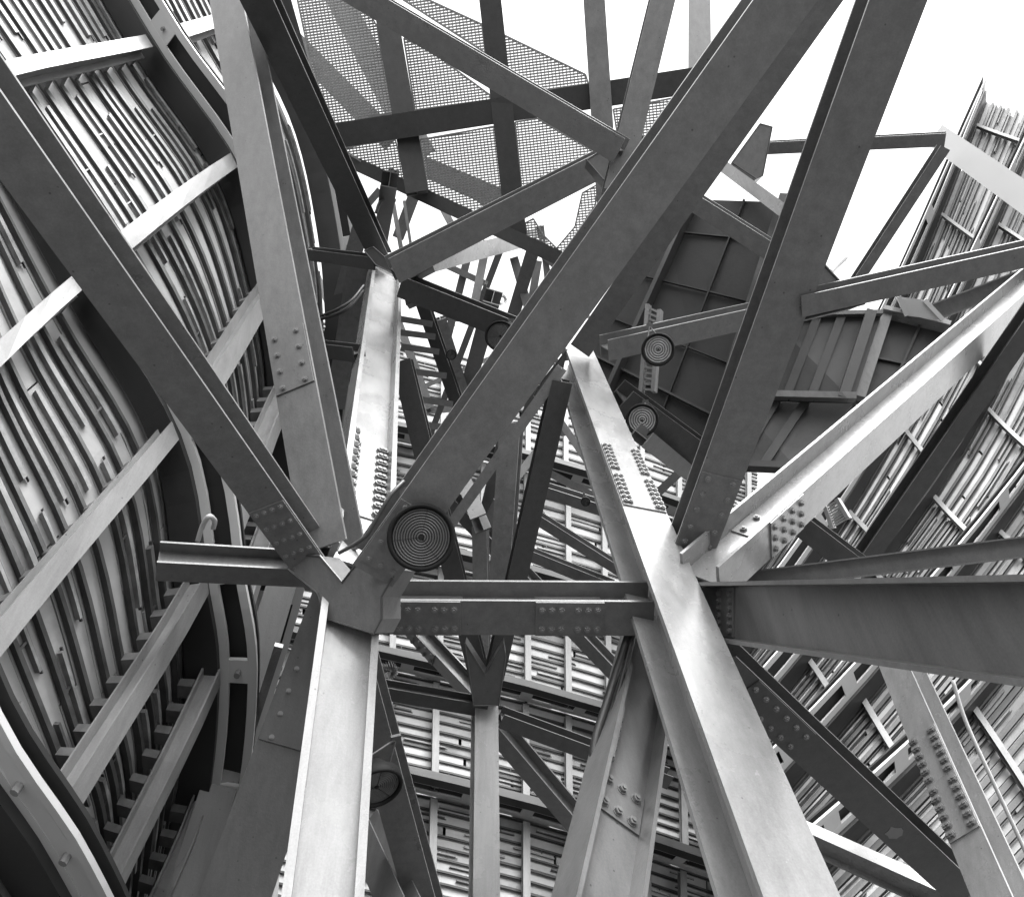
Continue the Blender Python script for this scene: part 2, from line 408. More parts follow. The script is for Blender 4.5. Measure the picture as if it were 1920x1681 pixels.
def rib(S, s, t0, t1, label, h=.05, hd=.27, lw=.36, nwin=3, nt=None, th=.16, group=None, fm='rib', web_m='web', rung=.2, inv=False, dh=0.0):
    """bent deep rib standing off the cladding: solid chord in shade colour and a white web plate with long openings"""
    O = S.at(s, t0); root = empty('ladder_rib', O); nt = nt or int((t1-t0)*5)+2
    if inv: w0, w1, d0, d1 = h, h+lw, h+lw, h+lw+hd
    else: d0, d1, w0, w1 = h, h+hd, h+hd, h+hd+lw
    a = MB(); S.slab(a, s, 0, t0, t1, d0, d1, nt, -th/2, th/2); a.build('chord', fm, root, O)
    e = lw*.24
    for x in (w0, w1-e):
        a = MB(); S.slab(a, s, 0, t0, t1, x, x+e, nt, -.02, .02); a.build('flange', web_m, root, O)
    n = max(1, round((t1-t0)*nwin))
    for i in range(n+1):
        tt = t0+(t1-t0)*i/n; dt = (t1-t0)/n*rung/2
        a = MB(); S.slab(a, s, 0, max(tt-dt, t0), min(tt+dt, t1), w0+e-.003, w1-e+.003, 2, -.017, .017); a.build('rung', web_m, root, O)
        q = MB(); p, ds, dtv, nn = S.fr(s, tt); c = p+nn*(w0+lw/2)-nrm(ds)*.017; q.prism(c, (nn, nrm(dtv), -nrm(ds)), .026, .05, 8); q.build('stud', 'bolt', root, O)
    pm_, dsm, _, _ = S.fr(s, (t0+t1)/2); sg = -1 if np.dot(dsm, CAM-pm_) > 0 else 1
    a = MB(); S.slab(a, s, 0, t0, t1, w0+.01, w1-.01, nt, min(sg*.10, sg*.13), max(sg*.10, sg*.13)); a.build('shade_plate', 'void', root, O)  # added dark sheet, stands for the shade inside the rib openings
    tag(root, label, 'rib', group, 'thing')

# left wall: curves away round the left of the picture, three ribs in view
LW = Surf([
 [(-520, -160, 4.9), (-330, 330, 4.6), (-300, 890, 4.3), (-175, 1330, 4.2), (-15, 1590, 4.5), (75, 1760, 5.0), (95, 1960, 5.6), (90, 2150, 6.2), (60, 2400, 7)],
 [(-330, -160, 7.6), (-75, 205, 7.1), (128, 560, 6.6), (280, 825, 6.4), (322, 1085, 6.3), (342, 1250, 6.4), (325, 1480, 6.7), (268, 1720, 7.2), (180, 1980, 8)],
 [(100, -160, 10.6), (258, 115, 10.3), (402, 330, 10), (468, 545, 9.8), (497, 720, 9.7), (492, 900, 9.8), (455, 1090, 10.1), (402, 1290, 10.6), (330, 1560, 11.3)],
 [(350, -190, 14.6), (450, 40, 14.3), (545, 235, 14), (590, 430, 13.8), (605, 590, 13.6), (603, 720, 13.7), (590, 860, 14), (570, 1000, 14.5), (530, 1200, 15.2)],
])
GT = [1, 2, 3, 4, 5, 6, 7]
LG = 'curved cladding bays of the left wall'
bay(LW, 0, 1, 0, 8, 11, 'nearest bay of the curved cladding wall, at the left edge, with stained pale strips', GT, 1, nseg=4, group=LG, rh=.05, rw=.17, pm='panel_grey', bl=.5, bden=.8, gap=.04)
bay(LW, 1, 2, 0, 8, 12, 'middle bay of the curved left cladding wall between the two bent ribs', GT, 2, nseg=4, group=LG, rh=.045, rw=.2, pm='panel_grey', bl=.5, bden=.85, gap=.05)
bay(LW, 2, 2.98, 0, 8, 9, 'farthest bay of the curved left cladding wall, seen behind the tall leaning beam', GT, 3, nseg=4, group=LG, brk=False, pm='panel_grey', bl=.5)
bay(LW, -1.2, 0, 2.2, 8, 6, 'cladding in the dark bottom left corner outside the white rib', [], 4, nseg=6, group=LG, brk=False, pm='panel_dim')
RG = 'bent ribs of the cladding'
rib(LW, 0, 2, 8, 'white rib with black opening in the bottom left corner', nwin=2, hd=.34, lw=.24, group=RG, rung=1.96)
rib(LW, 1, 0, 8, 'long bent black rib crossing behind the left diagonal beam, white slotted plate beside it', nwin=1.0, hd=.26, lw=.30, group=RG)
rib(LW, 2, 0, 8, 'bent black rib with white slotted plate left of the tall leaning beam', nwin=1.0, hd=.34, lw=.40, group=RG)
rib(LW, 3, .4, 7, 'farthest bent black rib of the left wall, right of the tall leaning beam', nwin=1.0, hd=.36, lw=.28, group=RG)
GG = 'pale girts across the left wall'
for (t, s0, s1, lb, sc) in (
  (1, 1.04, 1.96, 'pale girt near the top left, highest one between the two ribs', 1.3),
  (2, 1.04, 1.97, 'pale girt ending at the bend of the second rib, right of the left diagonal beam', 1.35),
  (3, 1.04, 1.97, 'pale girt emerging from behind the left diagonal beam at mid height', 1.4),
  (4, 1.04, 1.97, 'short shaded girt left of the tall leaning beam', 1.3),
  (2, .02, .96, 'pale girt at the left edge ending on the long bent rib', 1.0),
  (3, -.1, .96, 'longest pale girt, sloping down to the left edge of the picture', 1.0),
  (4, .0, .96, 'pale girt running down to the white rib in the bottom left corner', 1.0),
  (5, .0, .97, 'dark girt in the lower left below the pale ones', .9),
  (6, .0, .97, 'lowest dark girt of the left wall beside the long rib', .9),
  (5, 1.04, 1.97, 'short dark girt below the stub beam, right of the long rib', 1.2),
  (6, 1.04, 1.97, 'second short dark girt below the stub beam', 1.2),
  (7, 1.04, 1.97, 'lowest short dark girt beside the grey raking beam', 1.2),
  (1, 2.05, 2.9, 'small pale girt beside the sky at the top left', 1.5),
  (1, .02, .96, 'girt hidden mostly outside the left edge, top', 1.0)):
    girt(LW, t, s0, s1, lb, w=.16*sc, dep=.15*sc, group=GG, h=.2)

# wall straight ahead below the truss
CW = Surf([
 [(430, 560, 25), (980, 700, 26), (1420, 850, 27)],
 [(420, 900, 21), (980, 1010, 21.5), (1420, 1150, 22)],
 [(400, 1220, 17.5), (980, 1350, 18), (1430, 1490, 18.4)],
 [(370, 1560, 14.5), (980, 1700, 15), (1440, 1850, 15.3)],
 [(330, 1920, 12.4), (980, 2070, 12.8), (1450, 2230, 13)],
])
CG = 'cladding of the wall seen through the truss'
cuts = [0, .3, .62, .94, 1.26, 1.58, 1.9, 2.22, 2.54, 3.6]
nm = ['topmost', 'second', 'third', 'fourth', 'fifth', 'sixth', 'seventh', 'eighth', 'lowest']
for i in range(len(cuts)-1):
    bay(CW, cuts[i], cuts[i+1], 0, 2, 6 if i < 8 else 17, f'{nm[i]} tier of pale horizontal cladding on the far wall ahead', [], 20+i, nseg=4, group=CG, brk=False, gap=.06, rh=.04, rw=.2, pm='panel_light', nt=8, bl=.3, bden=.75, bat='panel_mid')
for i, lb in ((2, 'far slotted rib crossing behind the crossed light diagonals'), (4, 'slotted rib with black openings below the horizontal beam'), (6, 'slotted rib meeting the pale middle column'), (8, 'lowest slotted rib across the foot of the far wall')):
    rib(CW, cuts[i], 0, 2, lb, h=.1, hd=.28, lw=.5, nwin=5, nt=8, group=RG, rung=.2, inv=True)
ORD = 'first second third fourth fifth sixth seventh eighth ninth tenth eleventh twelfth thirteenth'.split(); TN = {0: 'topmost', 2: 'second', 4: 'middle', 6: 'fourth', 8: 'lowest'}
for k in range(13):
    t = .08+k*.155
    for i in (0, 2, 4, 6, 8):
        e = cuts[i+2] if i+2 < len(cuts) else 3.6
        girt(CW, t+R_.uniform(-.01, .01), cuts[i]+.04, e-.02, f'{ORD[k]} pale post from the left in the {TN[i]} row of posts on the far wall', h=.15, w=.15, dep=.12, group='upright posts of the far wall')

# right wall
RW = Surf([
 [(1230, 1330, 16), (1500, 960, 19), (1700, 560, 22), (1845, 190, 25)],
 [(1330, 1500, 13), (1640, 1110, 15.5), (1870, 760, 18), (2085, 290, 22)],
 [(1430, 1720, 10.5), (1790, 1330, 12.5), (2070, 960, 15), (2290, 640, 18)],
 [(1560, 2000, 8.5), (1960, 1600, 10.5), (2260, 1250, 12.5), (2500, 900, 15)],
])
RWG = 'cladding of the right wall'
rc = [0, .45, .95, 1.5, 2.1, 3.0]
nm = ['farthest bay of the right wall, up against the sky', 'bay of the right wall crossed by short white girts', 'bay of the right wall beside the black slotted rib', 'bay of the right wall right of the bolted pale column', 'nearest dim bay of the right wall in the lower right corner']
for i in range(5):
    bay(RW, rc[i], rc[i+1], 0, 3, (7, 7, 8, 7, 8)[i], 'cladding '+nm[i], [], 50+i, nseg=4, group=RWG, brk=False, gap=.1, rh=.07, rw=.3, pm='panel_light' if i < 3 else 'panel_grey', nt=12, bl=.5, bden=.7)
for i, lb in ((0, 'rib edging the far right wall against the sky'), (1, 'slotted rib of the right wall behind the bright diagonal'), (2, 'black and white slotted rib right of the long dark beam'), (3, 'slotted rib passing behind the bolted pale column'), (4, 'nearest slotted rib of the right wall, low at the right edge')):
    rib(RW, rc[i], 0, 3, lb, h=.1, hd=.3, lw=.45, nwin=3, nt=12, group=RG)
for i in range(5):
    for k in range(7):
        girt(RW, .15+k*.45+.1*(i % 2), rc[i]+.03, rc[i+1]-.02, f'{ORD[k]} pale girt from the bottom in the {ORD[i]} bay of the right wall', h=.10, w=.12, dep=.10, group='pale girts of the right wall')

# ------------------------------------------------------------------ the steel frame
G1 = 'heavy steel members meeting at the two front joints'
member('diagonal_beam', (411,888,106,480), (503,894,0,171), (520,868,57,183), 5.45, 3.9, 'heavy dark diagonal beam from the left joint to the upper left', 'beam', ext=(235,330), group=G1,
  splices=[dict(side='face', at=.135, length=.62, cols=5, rows=4, r=.016, inset=.16), dict(side='side', at=.135, length=.5, cols=5, rows=1, r=.016, cover=.9, inset=.5)])
member('leaning_beam', (537,860,417,143), (614,831,454,0), (634,763,480,0), 6.5, 7.7, 'tall pale grey leaning beam from the left joint to the top edge', 'beam', ext=(192,160), group=G1, m='steel', asp=.9,
  splices=[dict(side='face', at=.235, length=.55, cols=4, rows=2, r=.02, inset=.22), dict(side='side', at=.235, length=.5, cols=4, rows=1, r=.02, inset=.5, cover=.8)])
member('diagonal_beam', (880,900,1331,280), (777,900,1410,0), (754,894,1391,0), 5.5, 4.4, 'widest diagonal beam rising from the left joint to the top right', 'beam', ext=(205,220), group=G1,
  splices=[dict(side='face', at=.07, length=.5, cols=4, rows=3, r=.016)])
member('diagonal_beam', (1374,948,1740,0), (1293,948,1629,0), (1286,900,1604,0), 6.2, 4.6, 'heavy beam rising from the right joint to the top edge', 'beam', ext=(140,130), group=G1,
  splices=[dict(side='face', at=.135, length=.78, cols=6, rows=2, r=.02, groups=2, gap=.1, inset=.2), dict(side='side', at=.135, length=.6, cols=6, rows=1, r=.018, inset=.5, cover=.8)])
member('raking_beam', (1125,640,1582,0), (1063,655,1500,20), None, 9.8, 7.2, 'beam tucked behind the widest diagonal, starting above the bright column', 'beam', ext=(5,60), asp=.8)
member('horizontal_beam', (716,1189,1196,1191), (716,1124,1222,1129), (741,1087,1204,1088), 5.6, 6.1, 'bolted horizontal beam joining the left and right joints', 'beam', ext=(10,10), group=G1,
  splices=[dict(side='face', at=.19, length=.5, cols=6, rows=2, r=.021, groups=2, gap=.06, inset=.22, cover=.98), dict(side='face', at=.70, length=.5, cols=6, rows=2, r=.021, groups=2, gap=.06, inset=.22, cover=.98),
           dict(side='side', at=.19, length=.5, cols=6, rows=1, r=.02, groups=2, gap=.06, inset=.5), dict(side='side', at=.70, length=.5, cols=6, rows=1, r=.02, groups=2, gap=.06, inset=.5)])
member('stub_beam', (337,1091,520,1098), (343,1056,520,1066), (357,1017,500,1026), 5.9, 5.6, 'short beam tying the left joint to the long bent rib', 'beam', ext=(45,60), group=G1)
member('column', (593,1201,527,1681), (710,1201,683,1681), None, 5.3, 3.9, 'pale open column rising from the bottom edge to the left joint', 'column', kind='W', m='steel_lit', asp=.6, ext=(70,160), tf=.12, group=G1)
member('bright_column', (1114,663,1577,1681), (1063,654,1431,1681), (1054,737,1340,1681), 9.6, 3.7, 'long bright column running down through the right joint to the bottom edge', 'column', m='steel_lit', ext=(0,160), tf=.09, group=G1,
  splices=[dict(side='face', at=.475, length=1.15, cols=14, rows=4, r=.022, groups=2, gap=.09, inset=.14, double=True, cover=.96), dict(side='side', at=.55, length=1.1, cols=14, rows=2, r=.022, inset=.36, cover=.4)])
member('column', (754,511,743,900), (700,486,663,757), (690,511,648,757), 11.0, 7.0, 'bright upper column with a dense field of bolts above the left joint', 'column', kind='W', m='steel_lit', asp=.7, ext=(0,235), tf=.1, tw=.06, group=G1,
  splices=[dict(side='face', at=.84, length=1.2, cols=10, rows=4, r=.034, double=True, inset=.14), dict(side='inner', at=.84, length=1.3, cols=10, rows=2, r=.036)])
member('horizontal_beam', (1237,1093,1920,1076), (1257,1190,1920,1288), None, 6.1, 2.9, 'deep heavy beam leaving the right joint towards the right edge', 'beam', kind='W', asp=.8, ext=(0,200), tf=.065, group=G1,
  splices=[dict(side='face', at=.285, length=.26, cols=2, rows=6, r=.020, inset=.14, cover=.97)])
member('horizontal_beam', (1651,1077,1920,1046), (1400,1071,1920,1004), None, 6.4, 5.6, 'slim beam just above the deep one, running to the right edge', 'beam', kind='W', ext=(240,180), asp=.8, group=G1)
member('bright_diagonal', (1494,1000,1857,657), (1531,900,1920,551), (1437,900,1920,500), 6.4, 9.4, 'bright open diagonal beam from the right joint up to the right edge', 'beam', m='steel_lit', ext=(238,110), group=G1,
  splices=[dict(side='face', at=.12, length=.5, cols=4, rows=3, r=.022, inset=.2), dict(side='side', at=.1, length=.3, cols=2, rows=2, r=.024, inset=.3)])
member('column', (1271,1261,1213,1681), (1203,1128,1083,1681), (1165,1200,1030,1681), 6.0, 4.3, 'stained open column below the right joint with a lapped bolted plate', 'column', kind='W', m='steel', asp=.8, ext=(20,200), tf=.07, group=G1,
  splices=[dict(side='face', at=.62, length=.3, cols=2, rows=3, r=.026, inset=.2, cover=.97), dict(side='inner', at=.5, length=.5, cols=5, rows=1, r=.026, inset=.5)])
member('raking_beam', (1451,1392,1771,1681), (1400,1248,1840,1669), (1400,1221,1882,1681), 6.6, 7.4, 'dark beam sloping from the right joint to the bottom right corner, paint chipped', 'beam', m='steel_shaded', ext=(125,120), group=G1, chips=[(.52, -.05, .075, 3), (.78, .1, .03, 5)],
  splices=[dict(side='face', at=.14, length=.8, cols=6, rows=2, r=.02, inset=.25)])
member('column', (1655,1264,1734,1466), (1711,1264,1791,1441), (1743,1270,1837,1466), 8.2, 7.0, 'pale column with three rows of bolts in the lower right', 'column', m='steel_lit', ext=(60,330), 
  splices=[dict(side='face', at=.60, length=1.15, cols=12, rows=4, r=.026, double=True, groups=2, gap=.05, inset=.16, cover=.97), dict(side='side', at=.62, length=1.15, cols=12, rows=1, r=.026, inset=.5, cover=.8)])
member('raking_beam', (1520,1541,1757,1646), (1526,1566,1757,1668), (1545,1612,1690,1681), 8.3, 8.1, 'pale sloping beam at the bottom right, below the dark chipped one', 'beam', m='steel_lit', ext=(80,60), asp=1.8)
member('raking_beam', (497,1106,308,1681), (554,1100,385,1681), None, 6.9, 10.5, 'grey raking beam left of the pale column, going down to the bottom edge', 'beam', m='steel_shaded', ext=(60,120), asp=.6)  # shade on this face is put into the darker steel colour
member('raking_beam', (508,1228,412,1535), (526,1228,430,1521), None, 6.6, 7.2, 'thin pale bar standing for the lit side of the grey raking beam', 'beam', kind='B', m='steel_lit', ext=(20,10), asp=.6)  # added bar, paints the lit side of the raking beam before it
member('raking_beam', (520,1287,371,1681), (640,1287,510,1681), None, 5.7, 7.6, 'dark raking beam directly beside the pale column at the bottom', 'beam', m='steel_shaded', ext=(160,160), 
  splices=[dict(side='face', at=.33, length=.6, cols=4, rows=2, r=.016)])

G2 = 'members of the second truss behind the front frame'
member('column', (934,1324,938,1681), (891,1327,887,1681), (884,1327,878,1681), 9.4, 7.9, 'slim pale column at the bottom centre', 'column', m='steel_lit', ext=(30,150), group=G2)
member('truss_member', (987,1088,1051,820), (961,1048,1011,820), (955,1048,1005,820), 9.3, 9.8, 'dark slim member rising from the pale middle column to the bright column head', 'beam', m='steel_shaded', ext=(200,110), group=G2)
member('truss_member', (743,723,780,866), (808,826,870,1084), (812,826,876,1084), 10.3, 9.8, 'dark slim member descending left of the widest diagonal to the middle column', 'beam', m='steel_shaded', ext=(100,330), asp=.7, group=G2)
member('truss_member', (1000,745,848,965), (1060,700,862,974), None, 9.8, 9.0, 'pale slim member dropping from the bright column head behind the widest diagonal', 'beam', m='steel_lit', ext=(40,60), group=G2, asp=.8)
member('truss_member', (737,1315,885,1341), (731,1291,888,1317), (726,1272,885,1301), 9.4, 9.4, 'dark horizontal member left of the middle column head', 'beam', m='steel_shaded', ext=(80,25), group=G2)
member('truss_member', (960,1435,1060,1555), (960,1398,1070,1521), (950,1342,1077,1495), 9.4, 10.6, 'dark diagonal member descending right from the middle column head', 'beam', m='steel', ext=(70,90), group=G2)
member('truss_member', (988,1384,1108,1427), (960,1344,1111,1401), (960,1329,1111,1384), 9.4, 9.8, 'dark horizontal member right of the middle column head', 'beam', m='steel_shaded', ext=(40,150), group=G2)
member('truss_member', (758,1188,860,1300), (783,1191,880,1296), (817,1191,885,1262), 12, 10.4, 'pale open diagonal behind the horizontal beam, left of the middle column', 'beam', m='steel', ext=(250,20), group=G2,
  splices=[dict(side='face', at=.72, length=.5, cols=4, rows=2, r=.022)])
member('truss_member', (1066,1194,1146,1277), (1094,1191,1157,1257), (1117,1191,1163,1240), 12, 12, 'pale open diagonal below the horizontal beam, right of centre', 'beam', m='steel', ext=(420,60), group=G2)
member('truss_member', (713,1532,757,1681), (740,1407,817,1681), (714,1232,830,1681), 7.4, 6.8, 'grey raking beam right of the pale column at the bottom', 'beam', ext=(260,120), group=G2)
member('truss_member', (683,1640,705,1700), (691,1535,757,1681), (700,1500,790,1681), 7.4, 6.9, 'small raking member at the foot of the pale column', 'beam', m='steel', ext=(60,120), group=G2)
member('truss_member', (887,1040,913,1086), (884,989,887,1086), None, 10.6, 10.2, 'bright upright piece between the lamp and the slim dark member', 'column', m='steel_lit', ext=(0,150), group=G2) if False else None
member('truss_column', (884,985,887,1090), (913,985,914,1090), (917,985,918,1090), 12, 11.4, 'short bright column under the small V joint, right of the large lamp', 'column', m='steel_lit', ext=(0,200), group=G2)
member('truss_column', (931,870,917,1086), (973,831,954,1086), (980,831,962,1086), 10.6, 10.2, 'pale column right of the large lamp, behind the horizontal beam', 'column', m='steel_lit', ext=(60,40), group=G2)
member('truss_member', (868,930,884,985), (893,925,913,960), None, 12.2, 12, 'left arm of the small V joint right of the large lamp', 'beam', m='steel', ext=(50,10), group=G2)
member('truss_member', (922,860,893,985), (950,860,917,985), None, 12.5, 12, 'right arm of the small V joint right of the large lamp', 'beam', m='steel', ext=(70,0), group=G2)

G3 = 'members round the upper joint'
member('diagonal_beam', (680,457,503,111), (726,480,617,229), (737,478,628,229), 10.4, 8.4, 'dark beam from the upper joint to the top edge beside the leaning beam', 'beam', m='steel_shaded', asp=.7, ext=(20,420), group=G3)
member('diagonal_beam', (590,200,520,0), (587,160,549,0), None, 10.2, 9.6, 'narrow dark beam at the top beside the grating', 'beam', m='steel_shaded', ext=(10,60))
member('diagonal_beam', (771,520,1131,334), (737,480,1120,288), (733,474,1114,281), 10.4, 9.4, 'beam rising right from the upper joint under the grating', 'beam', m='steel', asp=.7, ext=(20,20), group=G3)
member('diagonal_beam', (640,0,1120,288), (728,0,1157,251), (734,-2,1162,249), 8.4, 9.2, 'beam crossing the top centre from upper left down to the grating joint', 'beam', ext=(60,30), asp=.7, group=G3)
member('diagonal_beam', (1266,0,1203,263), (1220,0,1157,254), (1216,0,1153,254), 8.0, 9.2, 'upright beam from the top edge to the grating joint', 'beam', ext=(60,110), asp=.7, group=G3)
member('raking_beam', (794,577,914,624), (768,523,957,600), (777,517,965,591), 10.4, 10.0, 'dark beam sloping right from the upper joint to the small lamp', 'beam', m='steel_shaded', ext=(30,120), group=G3)
member('deck_joist', (640,277,960,228), (617,233,917,186), None, 10.9, 10.6, 'dark horizontal joist under the grating', 'beam', m='steel_shaded', ext=(15,440), asp=.5, group='joists under the grating')
member('deck_joist', (707,51,757,340), (754,74,803,357), None, 10.9, 11.2, 'leftmost upright joist under the grating', 'beam', m='steel_shaded', ext=(120,14), asp=.5, group='joists under the grating')
member('deck_joist', (898,0,941,371), (940,0,978,354), None, 10.6, 10.9, 'middle upright joist under the grating', 'beam', m='steel_shaded', ext=(60,80), asp=.5, group='joists under the grating')
member('deck_joist', (1094,0,1108,220), (1134,0,1151,248), None, 10.4, 10.7, 'rightmost upright joist against the sky above the grating', 'beam', m='steel', ext=(60,180), asp=.5, group='joists under the grating')
member('deck_joist', (1291,0,1290,131), (1332,0,1334,131), None, 10.8, 10.9, 'short upright beam between the sky and the widest diagonal', 'beam', m='steel', ext=(60,40), asp=.5)
member('deck_joist', (650,312,945,452), (648,286,955,425), None, 11.1, 11.3, 'edge beam of the grating on its lower left', 'beam', m='steel_shaded', ext=(10,110), asp=.6)
member('stub_beam', (600,492,690,505), (600,470,690,482), (600,464,690,474), 11.6, 10.5, 'short dark beam left of the upper joint', 'beam', m='steel_shaded', ext=(20,20), group=G3)
member('stub_beam', (612,672,668,680), (612,646,668,652), (610,637,668,644), 9.6, 9.0, 'short dark beam between the leaning beam and the bright upper column', 'beam', m='steel_shaded', ext=(30,5))

G4 = 'members on the right against the sky'
member('branch_beam', (1586,577,1814,526), (1583,537,1920,463), (1600,520,1920,449), 5.4, 5.1, 'slim beam branching from the heavy right beam towards the right edge', 'beam', ext=(90,180), group=G4)
member('raking_beam', (1129,680,1263,649), (1140,639,1394,580), (1140,623,1400,569), 9.6, 9.0, 'beam behind the round lamp, from the bright column head to the right', 'beam', ext=(0,190), group=G4)
member('raking_beam', (1194,834,1270,885), (1226,809,1297,874), None, 10, 9.4, 'pale underside beam below the lower round lamp', 'beam', ext=(10,60), m='steel')
member('raking_beam', (1190,800,1297,874), (1129,692,1314,825), (1129,679,1314,817), 9.7, 9.2, 'dark beam sloping down right from the bright column head', 'beam', m='steel_shaded', ext=(0,60), group=G4)
member('sky_beam', (1430,290,1760,276), (1430,268,1765,250), (1430,264,1765,247), 12, 11.5, 'thin horizontal beam against the sky right of the heavy beam', 'beam', ext=(20,10), group=G4)
member('sky_beam', (1628,514,1774,294), (1603,518,1760,281), (1594,523,1751,277), 10.8, 11.5, 'thin sloping beam against the sky at the right', 'beam', ext=(20,10), group=G4)
member('sky_beam', (1768,292,1920,405), (1790,250,1920,335), None, 11.3, 10, 'sunlit white beam at the far upper right', 'beam', ext=(20,140), asp=.8, m='web', group=G4)  # glare of the sun on this beam is put into its white
member('raking_beam', (1760,600,1920,540), (1740,572,1920,502), None, 11, 10, 'round looking pale member behind the bright diagonal at the right', 'beam', ext=(30,120), kind='W', m='steel_lit')
member('raking_beam', (1666,1023,1920,660), (1626,1026,1920,603), (1609,1020,1905,585), 9.0, 8.6, 'long dark beam parallel to the right wall cladding', 'beam', m='steel_shaded', ext=(30,200), group=G4)
member('raking_beam', (1491,1003,1548,1048), (1520,975,1605,1040), (1524,967,1611,1032), 9.6, 9.1, 'short dark beam behind the bright diagonal near the right joint', 'beam', m='steel_shaded', ext=(60,40), group=G4)
member('raking_beam', (1245,925,1290,880), (1235,910,1285,865), None, 10.5, 10, 'short pale strut left of the heavy right beam', 'beam', m='steel', ext=(30,40))

for (a, b, c, dA, dB, lb, mm) in (
  ((612,750,650,500), (650,740,692,500), None, 12.5, 13.5, 'broad pale face left of the bright upper column', 'steel_lit'),
  ((655,740,690,560), (672,740,705,560), None, 11.6, 12, 'narrow dark strut just left of the bright upper column', 'steel_shaded'),
  ((712,346,703,440), (746,350,728,440), None, 12, 12, 'short dark plate standing above the upper joint', 'steel_shaded'),
  ((733,380,750,480), (741,380,759,480), None, 12.5, 12.5, 'thin bright rod left above the upper joint', 'steel_lit'),
  ((757,390,770,478), (762,388,776,478), None, 12.6, 12.6, 'thin bright rod right above the upper joint', 'steel_lit'),
  ((960,500,1000,640), (975,495,1012,620), None, 13.5, 13.5, 'grey far strut beside the small lamp', 'steel'),
  ((1000,500,975,650), (1014,505,990,650), None, 13.8, 13.8, 'grey far strut crossing beside the widest diagonal', 'steel'),
  ((790,470,900,520), (790,482,900,534), None, 15, 15, 'pale far rail under the pale beam', 'steel_lit'),
  ((870,480,830,640), (885,480,845,640), None, 15, 15, 'far grey post in the bright gap', 'steel'),
  ((845,590,960,600), (845,602,960,612), None, 16, 16, 'far horizontal bar in the bright gap', 'steel'),
  ((640,430,700,360), (650,440,708,372), None, 14, 14, 'far strut above the short dark beam', 'steel'),
  ((820,385,870,480), (832,380,882,472), None, 15.5, 15.5, 'pale far strut under the grating', 'steel_lit')):
    member('far_member', a, b, c, dA, dB, lb, 'beam', m=mm, ext=(12,12), group='far members in the bright gap below the grating')
rn = random.Random(5)
nodes = [(rn.uniform(590, 690), rn.uniform(350, 700), rn.uniform(14, 17)) for _ in range(5)]+[(rn.uniform(760, 1060), rn.uniform(400, 800), rn.uniform(14.5, 18)) for _ in range(9)]
prs = [(1,4),(2,3),(5,9),(6,10),(7,11),(8,12),(9,13),(11,9)]
for (i, j) in prs:
    A_, B_ = nodes[i], nodes[j]; d_ = nrm(np.array([B_[0]-A_[0], B_[1]-A_[1]])); w_ = rn.uniform(4, 7); p_ = (-d_[1]*w_, d_[0]*w_)
    member('far_strut', (A_[0]-p_[0], A_[1]-p_[1], B_[0]-p_[0], B_[1]-p_[1]), (A_[0]+p_[0], A_[1]+p_[1], B_[0]+p_[0], B_[1]+p_[1]), None, A_[2], B_[2], 'thin far strut of the tangle in the bright gap around the bright upper column', 'strut', m=rn.choice(['steel', 'steel', 'steel_lit']), ext=(60,60), group='thin far struts in the bright gap')
for k, (x0, y0, x1, y1) in enumerate(((752,592,800,600), (762,645,812,652), (773,690,826,697), (784,742,838,750), (796,790,850,798), (757,618,805,624))):
    member('far_rung', (x0,y0,x1,y1), (x0+1,y0+12,x1+1,y1+12), None, 11.8, 12, ('highest', 'third', 'fourth', 'fifth', 'lowest', 'second')[k]+' rung of the sky lit frame right of the bright upper column', 'rung', m='steel', ext=(10,10), group='rungs of the sky lit frame')
# light diagonals far behind, seen between the slim dark member and the bright column
G5 = 'far light diagonals of the third truss'
for (a, b, c, dA, dB, lb) in (
  ((1012,990,1152,1075), (1015,968,1152,1056), (1015,958,1152,1046), 13, 12.4, 'far pale diagonal crossing above the horizontal beam, upper one'),
  ((1000,1055,1120,1105), (1003,1036,1130,1086), (1003,1027,1130,1077), 13.4, 13, 'far grey diagonal just above the horizontal beam'),
  ((1026,935,1110,962), (1032,915,1112,942), (1033,906,1113,930), 13.8, 13, 'far grey member near the tiny round lamp'),
  ((1040,900,1110,935), (1045,886,1110,920), None, 14.5, 14, 'uppermost far pale diagonal right of the slim dark member'),
  ((975,900,1012,850), (970,880,1010,830), None, 12, 12, 'far dark strut left of the slim dark member'),
  ((1090,860,1050,800), (1100,850,1062,795), None, 13, 13.5, 'small far strut under the bright column')):
    member('far_diagonal', a, b, c, dA, dB, lb, 'beam', m='steel', ext=(20,20), group=G5)
